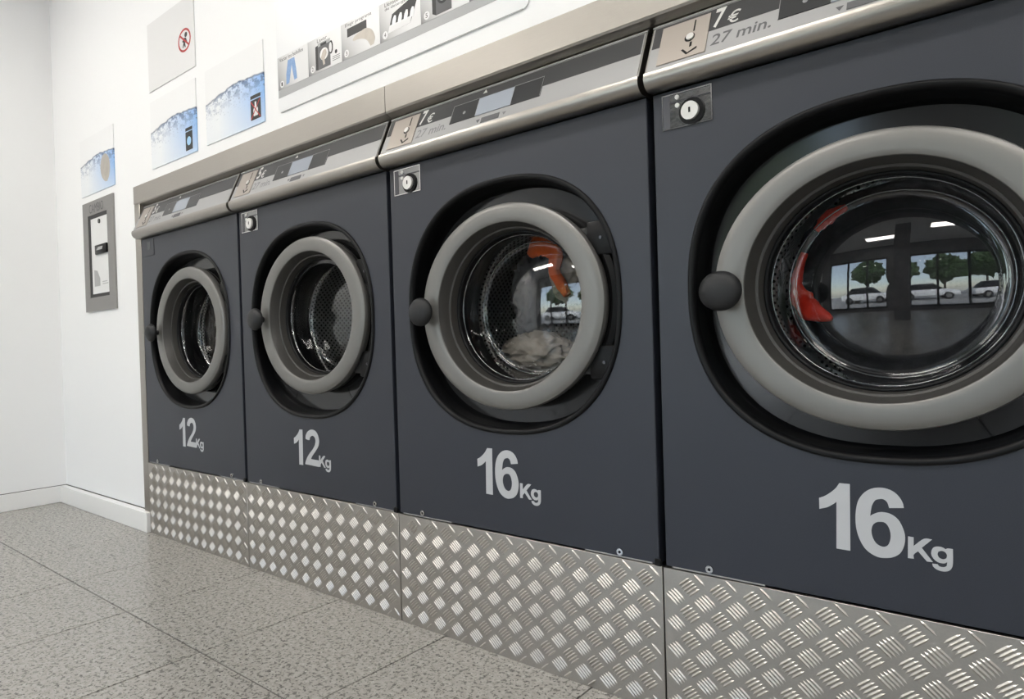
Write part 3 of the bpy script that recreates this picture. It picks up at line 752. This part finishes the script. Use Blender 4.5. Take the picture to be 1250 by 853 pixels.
# ================================================================ SIGNS ON THE WALL
YW = YB
def sheet_obj(name, x0, x1, z0, z1, m, parent=None, y0=None, t=0.004, uv=False, round_=0.0):
    y0 = YW if y0 is None else y0
    if round_:
        pts = []
        for cx, cz, a in ((x1-round_, z0+round_, -90), (x1-round_, z1-round_, 0), (x0+round_, z1-round_, 90), (x0+round_, z0+round_, 180)):
            pts += [(cx+round_*math.cos(math.radians(a+22.5*k)), cz+round_*math.sin(math.radians(a+22.5*k))) for k in range(5)]
        vf = rings([[(x, y0-t, z) for x, z in pts], [(x, y0, z) for x, z in pts]], cap=True)
    else:
        vf = box(x0, x1, y0-t, y0, z0, z1)
    me = mkmesh(vf, m, False, name)
    if uv: uv_front(me, x0, x1, z0, z1)
    return obj(name, me, m, parent)
def decal(name, pts, m, parent, y, lab=None, holes=(), sm=False):
    o = obj(name, flat([smooth_poly(pts) if sm else pts]+[list(h) for h in holes], y), m, parent)
    if lab: o['label'] = lab
    return o
def ell(cx, cz, rx, rz, n=28): return [(cx+rx*math.cos(2*PI*k/n), cz+rz*math.sin(2*PI*k/n)) for k in range(n)]
def rect(x0, x1, z0, z1): return [(x0, z0), (x1, z0), (x1, z1), (x0, z1)]
M['redink'] = newmat('red_sign_ink', (0.45, 0.03, 0.03), 0.5); grain(M['redink'], (300, 300, 300), 0.01)
M['blackink'] = newmat('black_sign_ink', (0.015, 0.015, 0.016), 0.5); grain(M['blackink'], (300, 300, 300), 0.01)
M['denim'] = newmat('denim_print', (0.13, 0.25, 0.50), 0.5); grain(M['denim'], (150, 40, 150), 0.01, 2, (0.30, 0.45, 0.70), 1.0)
M['skin'] = newmat('pale_hand_print', (0.62, 0.57, 0.50), 0.5); grain(M['skin'], (60, 60, 60), 0.01, 2, (0.45, 0.41, 0.36), 0.8)
M['bluedisc'] = newmat('light_blue_print', (0.35, 0.60, 0.85), 0.5); grain(M['bluedisc'], (60, 60, 60), 0.01)
M['soap'] = newmat('soap_print', (0.52, 0.49, 0.44), 0.5); grain(M['soap'], (25, 25, 25), 0.01, 2, (0.33, 0.30, 0.27), 0.9)
e = 0.0045
# soap poster above the coin changer
s = sheet_obj('wall_poster', -3.093, -2.690, 1.540, 1.815, M['water'], uv=True)
tag(s, 'square white and blue water poster with a pale oval bar, above the change machine', 'poster', 'water posters')
decal('soap_bar', [(-2.800, 1.575), (-2.835, 1.605), (-2.845, 1.650), (-2.825, 1.690), (-2.785, 1.700), (-2.750, 1.680), (-2.735, 1.640), (-2.745, 1.595), (-2.770, 1.570)], M['soap'], s, YW-e, 'pale oval soap', sm=True)
def washer_icon(par, x0, x1, z0, z1, crossed):
    decal('icon_top', rect(x0, x1, z1-0.012, z1), M['blackink'], par, YW-e)
    decal('icon_box', rect(x0, x1, z0, z1-0.016), M['blackink'], par, YW-e)
    cx, cz = (x0+x1)/2, z0+(z1-z0)*0.40
    if not crossed:
        decal('icon_drum', ell(cx, cz, 0.017, 0.017), M['bluedisc'], par, YW-e-0.0006)
    else:
        decal('icon_bottle', [(cx-0.013, cz-0.022), (cx+0.013, cz-0.022), (cx+0.015, cz), (cx+0.005, cz+0.014), (cx+0.005, cz+0.026), (cx-0.005, cz+0.026), (cx-0.005, cz+0.014), (cx-0.015, cz)], M['palegrey'], par, YW-e-0.0006)
        for sg in (1, -1):
            w = 0.003
            decal('icon_cross', [(x0+0.004, cz-sg*0.030-w), (x0+0.004, cz-sg*0.030+w), (x1-0.004, cz+sg*0.030+w), (x1-0.004, cz+sg*0.030-w)][::sg], M['redink'], par, YW-e-0.0011)
s = sheet_obj('wall_poster', -2.302, -1.908, 1.534, 1.812, M['water'], uv=True)
tag(s, 'blue water poster with a small washer symbol, below the forbidden sign panel', 'poster', 'water posters')
washer_icon(s, -1.997, -1.941, 1.549, 1.637, False)
s = sheet_obj('wall_poster', -1.832, -1.434, 1.537, 1.812, M['water'], uv=True)
tag(s, 'blue water poster with a crossed-out washer symbol, left of the instruction board', 'poster', 'water posters')
washer_icon(s, -1.519, -1.454, 1.556, 1.640, True)
# panel with the forbidden sign
s = sheet_obj('sign_panel', -2.304, -1.902, 1.855, 2.135, M['palegrey'])
tag(s, 'plain pale panel with a small round red forbidden sign, high on the wall', 'sign')
cx, cz = -1.980, 1.976
decal('sign_ring', ell(cx, cz, 0.052, 0.045), M['redink'], s, YW-e, 'dark red ring', holes=[ell(cx, cz, 0.043, 0.037)])
decal('figure_head', ell(cx+0.013, cz+0.018, 0.011, 0.010, 16), M['blackink'], s, YW-e)
decal('figure_body', [(cx-0.018, cz-0.002), (cx-0.004, cz+0.010), (cx+0.014, cz+0.006), (cx+0.022, cz-0.012), (cx+0.015, cz-0.014), (cx+0.008, cz-0.002), (cx+0.006, cz-0.014), (cx+0.010, cz-0.029), (cx+0.002, cz-0.029), (cx-0.003, cz-0.018), (cx-0.010, cz-0.028), (cx-0.017, cz-0.025), (cx-0.008, cz-0.008)], M['blackink'], s, YW-e)
decal('sign_bar', [(cx-0.036, cz+0.022), (cx-0.031, cz+0.028), (cx+0.036, cz-0.022), (cx+0.031, cz-0.028)], M['redink'], s, YW-e-0.0006)
# instruction board
b = sheet_obj('instruction_board', -1.350, -0.308, 1.541, 1.900, M['white'], round_=0.02)
tag(b, 'long white instruction board with numbered washing steps above the washers', 'sign')
obj('board_edge', join(box(-1.335, -0.326, YW-0.0046, YW-0.004, 1.5412, 1.5428)), M['midgrey'], b)
st = obj('grey_strip', box(-1.345, -0.322, YW-0.0046, YW-0.004, 1.589, 1.720), M['midgrey'], b)
xs = [-1.343, -1.173, -1.004, -0.831, -0.665, -0.491, -0.325]
cells = []
for k in range(6):
    me = mkmesh(box(xs[k], xs[k+1]-0.001, YW-0.0052, YW-0.0046, 1.614, 1.720), M['cell'], False, 'step_picture')
    uv_front(me, xs[k], xs[k+1], 1.614, 1.72)
    cells.append(obj('step_picture', me, None, b))
yc = YW-0.0056
for k in range(5):
    x = xs[k]
    o = obj('step_number', flat([ell(x+0.022, 1.630, 0.011, 0.011, 18)], yc), M['palegrey'], cells[k])
    obj('step_number', text_wall(str(k+1), x+0.018, x+0.026, 1.624, 1.636, yc-0.0004), M['blackink'], cells[k])
def title(k, t, x0, x1, z0, z1):
    o = obj('step_title', text_wall(t, x0, x1, z0, z1, yc), M['blackink'], cells[k]); o['label'] = 'words ' + t
title(0, 'Vaciar los bolsillos', -1.333, -1.200, 1.7035, 1.7155)
title(1, 'Lavar', -1.125, -1.075, 1.7035, 1.7150)
title(2, 'Elegir programa', -0.985, -0.865, 1.7040, 1.7165)
title(3, 'Llenado cubo', -0.808, -0.705, 1.7060, 1.7170)
title(3, 'de detergente', -0.808, -0.695, 1.6930, 1.7030)
# step 1: jeans
decal('jeans', [(-1.285, 1.698), (-1.248, 1.698), (-1.240, 1.660), (-1.236, 1.628), (-1.252, 1.626), (-1.258, 1.650), (-1.264, 1.678), (-1.272, 1.650), (-1.280, 1.624), (-1.297, 1.622), (-1.296, 1.655)], M['denim'], cells[0], yc, 'blue jeans')
# step 2: washer being loaded
decal('washer_side', [(-1.135, 1.622), (-1.122, 1.620), (-1.122, 1.696), (-1.135, 1.694)], M['blackink'], cells[1], yc)
decal('washer_front', rect(-1.122, -1.060, 1.620, 1.690), M['ink'], cells[1], yc, 'grey washer')
decal('washer_top', rect(-1.122, -1.060, 1.690, 1.701), M['midgrey'], cells[1], yc)
decal('washer_screen', rect(-1.108, -1.078, 1.689, 1.697), M['blackink'], cells[1], yc-0.0004)
decal('washer_hole', ell(-1.091, 1.662, 0.021, 0.018), M['palegrey'], cells[1], yc-0.0004)
decal('loading_hand', [(-1.108, 1.652), (-1.095, 1.672), (-1.082, 1.675), (-1.078, 1.660), (-1.088, 1.645), (-1.086, 1.630), (-1.096, 1.628), (-1.100, 1.645)], M['coin'], cells[1], yc-0.0008, sm=True)
decal('open_door', ell(-1.056, 1.672, 0.010, 0.020), M['blackink'], cells[1], yc-0.0002)
decal('open_door_glass', ell(-1.058, 1.672, 0.007, 0.015), M['palegrey'], cells[1], yc-0.0006)
decal('note_symbol', ell(-1.032, 1.652, 0.006, 0.006, 16), M['blackink'], cells[1], yc)
for k in range(3): decal('note_line', rect(-1.050, -1.014, 1.628+0.0055*k, 1.6298+0.0055*k), M['ink'], cells[1], yc)
# step 3: pressing the display
decal('display_print', rect(-0.977, -0.888, 1.675, 1.700), M['blackink'], cells[2], yc, 'dark display')
decal('pressing_hand', [(-0.952, 1.660), (-0.940, 1.670), (-0.915, 1.674), (-0.890, 1.676), (-0.865, 1.664), (-0.852, 1.640), (-0.858, 1.622), (-0.872, 1.620), (-0.885, 1.638), (-0.900, 1.648), (-0.925, 1.655), (-0.945, 1.656)], M['skin'], cells[2], yc-0.0004, 'pale hand', sm=True)
# step 4: detergent drawer
decal('drawer', [(-0.797, 1.630), (-0.778, 1.678), (-0.690, 1.700), (-0.676, 1.690), (-0.706, 1.632)], M['blackink'], cells[3], yc, 'dark detergent drawer')
decal('drawer_front', [(-0.797, 1.630), (-0.789, 1.650), (-0.699, 1.650), (-0.706, 1.632)], M['palegrey'], cells[3], yc-0.0003)
for k in range(4):
    xx = -0.780+0.024*k
    decal('drawer_cup', [(xx, 1.646), (xx+0.004, 1.662), (xx+0.011, 1.672), (xx+0.018, 1.670), (xx+0.018, 1.658), (xx+0.014, 1.646)], M['white'], cells[3], yc-0.0006, sm=True)
# step 5: washer
decal('washer_side', [(-0.622, 1.626), (-0.608, 1.619), (-0.608, 1.705), (-0.622, 1.700)], M['blackink'], cells[4], yc)
decal('washer_front', rect(-0.608, -0.552, 1.619, 1.705), M['ink'], cells[4], yc, 'grey washer')
decal('washer_hole', ell(-0.582, 1.662, 0.021, 0.020), M['blackink'], cells[4], yc-0.0004)
decal('washer_glass', ell(-0.582, 1.662, 0.014, 0.013), M['midgrey'], cells[4], yc-0.0008)

# ================================================================ CHANGE MACHINE
ch = empty('change_machine', (-2.895, YW, 0.977), 'narrow grey steel coin change machine let into the white wall', 'change machine')
def cpart(name, vf, m, lab=None, par=None):
    if not isinstance(vf, bpy.types.Mesh): vf = mkmesh(vf, m, 'auto', name)
    o = obj(name, vf, m, par or ch, False, (2.895, -YW, -0.977) if par is None else (0, 0, 0))
    if lab: o['label'] = lab
    return o
ox0, ox1, oz0, oz1 = -3.077, -2.709, 0.977, 1.504
ix0, ix1, iz0, iz1 = -3.012, -2.781, 1.043, 1.438
def fr(x0, x1, z0, z1, a0, a1, c0, c1, y0, y1):
    return join(box(x0, a0, y0, y1, z0, z1), box(a1, x1, y0, y1, z0, z1), box(a0, a1, y0, y1, z0, c0), box(a0, a1, y0, y1, c1, z1))
cpart('frame', fr(ox0, ox1, oz0, oz1, ix0, ix1, iz0, iz1, YW-0.008, YW), M['changer'], 'grey steel frame')
cpart('inner_edge', fr(ix0, ix1, iz0, iz1, ix0+0.022, ix1-0.006, iz0+0.016, iz1-0.018, YW-0.006, YW), M['blackink'], 'dark inner edge')
pan = cpart('front_door', box(ix0+0.022, ix1-0.006, YW-0.004, YW, iz0+0.016, iz1-0.018), M['palegrey'], 'pale grey front door')
cpart('coin_slot', bevel(box(-2.925, -2.788, YW-0.014, YW-0.004, 1.243, 1.288), 0.004, 2, M['black']), M['black'], 'black coin slot block', pan)
cpart('slot_opening', [(-2.905, YW-0.0145, 1.262), (-2.835, YW-0.0145, 1.262), (-2.825, YW-0.0145, 1.276), (-2.88, YW-0.0145, 1.276)] and flat([[(-2.905, 1.262), (-2.835, 1.262), (-2.825, 1.276), (-2.880, 1.276)]], YW-0.0145), M['midgrey'], None, pan)
cpart('keyhole', ycyl(-2.882, 1.400, 0.011, YW-0.008, YW-0.004, 16), M['hinge'], None, pan)
cpart('coin_print', flat([[(-2.965, 1.095), (-2.895, 1.095), (-2.895, 1.130), (-2.925, 1.168), (-2.965, 1.175)]], YW-0.0045), M['midgrey'], None, pan)
cpart('small_print', flat([rect(-2.868, -2.800, 1.100, 1.104)], YW-0.0045), M['midgrey'], None, pan)
cpart('small_print', flat([rect(-2.868, -2.810, 1.110, 1.114)], YW-0.0045), M['midgrey'], None, pan)
cpart('lettering', text_wall('CAMBIO', -2.990, -2.818, 1.447, 1.489, YW-0.0085), M['ink'], 'engraved word CAMBIO')

# ================================================================ THE STREET (only seen mirrored in the door glass)
M['paving'] = newmat('street_paving', (0.30, 0.29, 0.28), 0.8); grain(M['paving'], (8, 8, 8), 0.2, 3, (0.22, 0.215, 0.21), 0.8)
struct('ground', box(-25, 25, -40, YF-0.15, -0.30, -0.12), M['paving'])
M['carpaint'] = newmat('white_car_paint', (0.75, 0.75, 0.75), 0.15, 0, 0.5, 0.5); grain(M['carpaint'], (3, 3, 3), 0.0)
M['leaf'] = newmat('tree_leaves', (0.06, 0.11, 0.03), 0.7); grain(M['leaf'], (9, 9, 9), 0.4, 4, (0.02, 0.05, 0.01), 1.0)
M['bark'] = newmat('tree_bark', (0.09, 0.07, 0.05), 0.9); grain(M['bark'], (30, 30, 6), 0.5)
def car(x, y, label):
    e_ = empty('parked_car', (x, y, -0.12), label, 'car', 'cars parked along the street')
    pr = [(-2.1, 0.35), (-2.1, 0.75), (-1.9, 0.85), (-1.3, 0.9), (1.2, 0.92), (2.0, 0.8), (2.15, 0.6), (2.15, 0.35)]
    def sec(poly, w): n = len(poly); return rings([[(a, -w, c) for a, c in poly], [(a, w, c) for a, c in poly]], cap=True)
    obj('body', bevel(sec(pr, 0.85), 0.06, 2, M['carpaint']), None, e_)
    gl = [(-1.75, 0.88), (-1.2, 1.42), (0.35, 1.45), (1.15, 0.90)]
    cb = obj('cabin', bevel(sec(gl, 0.72), 0.05, 2, M['black']), None, e_)
    obj('roof', bevel(sec([(-1.2, 1.41), (0.35, 1.44), (0.30, 1.49), (-1.15, 1.46)], 0.72), 0.015, 1, M['carpaint']), None, e_)
    for wx in (-1.35, 1.35):
        for wy in (-0.82, 0.82):
            w = obj('wheel', ycyl(wx, 0.32, 0.32, wy-0.1, wy+0.1, 24), M['rubber'], e_, 'auto')
            obj('hubcap', ycyl(wx, 0.32, 0.19, wy-0.105, wy+0.105, 16), M['ring'], w, 'auto')
car(-3.5, -10.5, 'white car parked outside left of the column, seen mirrored')
car(1.6, -11.5, 'white car parked outside right of the column, seen mirrored')
car(6.4, -10.8, 'white car parked outside farthest right, seen mirrored')
def tree(x, y, h, r, seed, label):
    e_ = empty('street_tree', (x, y, -0.12), label, 'tree', 'trees along the street')
    A = [2*PI*k/12 for k in range(12)]
    obj('trunk', rings([[(rr*math.cos(a)+0.05*math.sin(z), rr*math.sin(a), z) for a in A] for rr, z in ((0.18, 0), (0.13, 0.6), (0.11, h*0.5), (0.07, h*0.8))], cap=True), M['bark'], e_, True)
    bm = bmesh.new(); bmesh.ops.create_icosphere(bm, subdivisions=5, radius=1.0)
    for v in bm.verts:
        d = v.co.normalized(); o_ = Vector((seed, seed*2.0, 0))
        k = 1+0.5*noise.noise(d*2.2+o_)+0.3*noise.noise(d*6+o_)+0.15*noise.noise(d*15+o_)
        v.co = Vector((d.x*r*k, d.y*r*k, h+d.z*r*0.85*k))
    me = bpy.data.meshes.new('crown'); bm.to_mesh(me); bm.free(); me.materials.append(M['leaf'])
    obj('crown', me, None, e_)
tree(-5.4, -16, 4.0, 1.9, 1.0, 'round green street tree beyond the cars on the left')
tree(-0.6, -19, 4.3, 1.7, 2.0, 'round green street tree beyond the cars in the middle')
tree(3.8, -16, 3.8, 1.8, 3.0, 'round green street tree beyond the cars on the right')
tree(8.5, -18, 4.4, 2.0, 4.0, 'round green street tree farthest right beyond the cars')
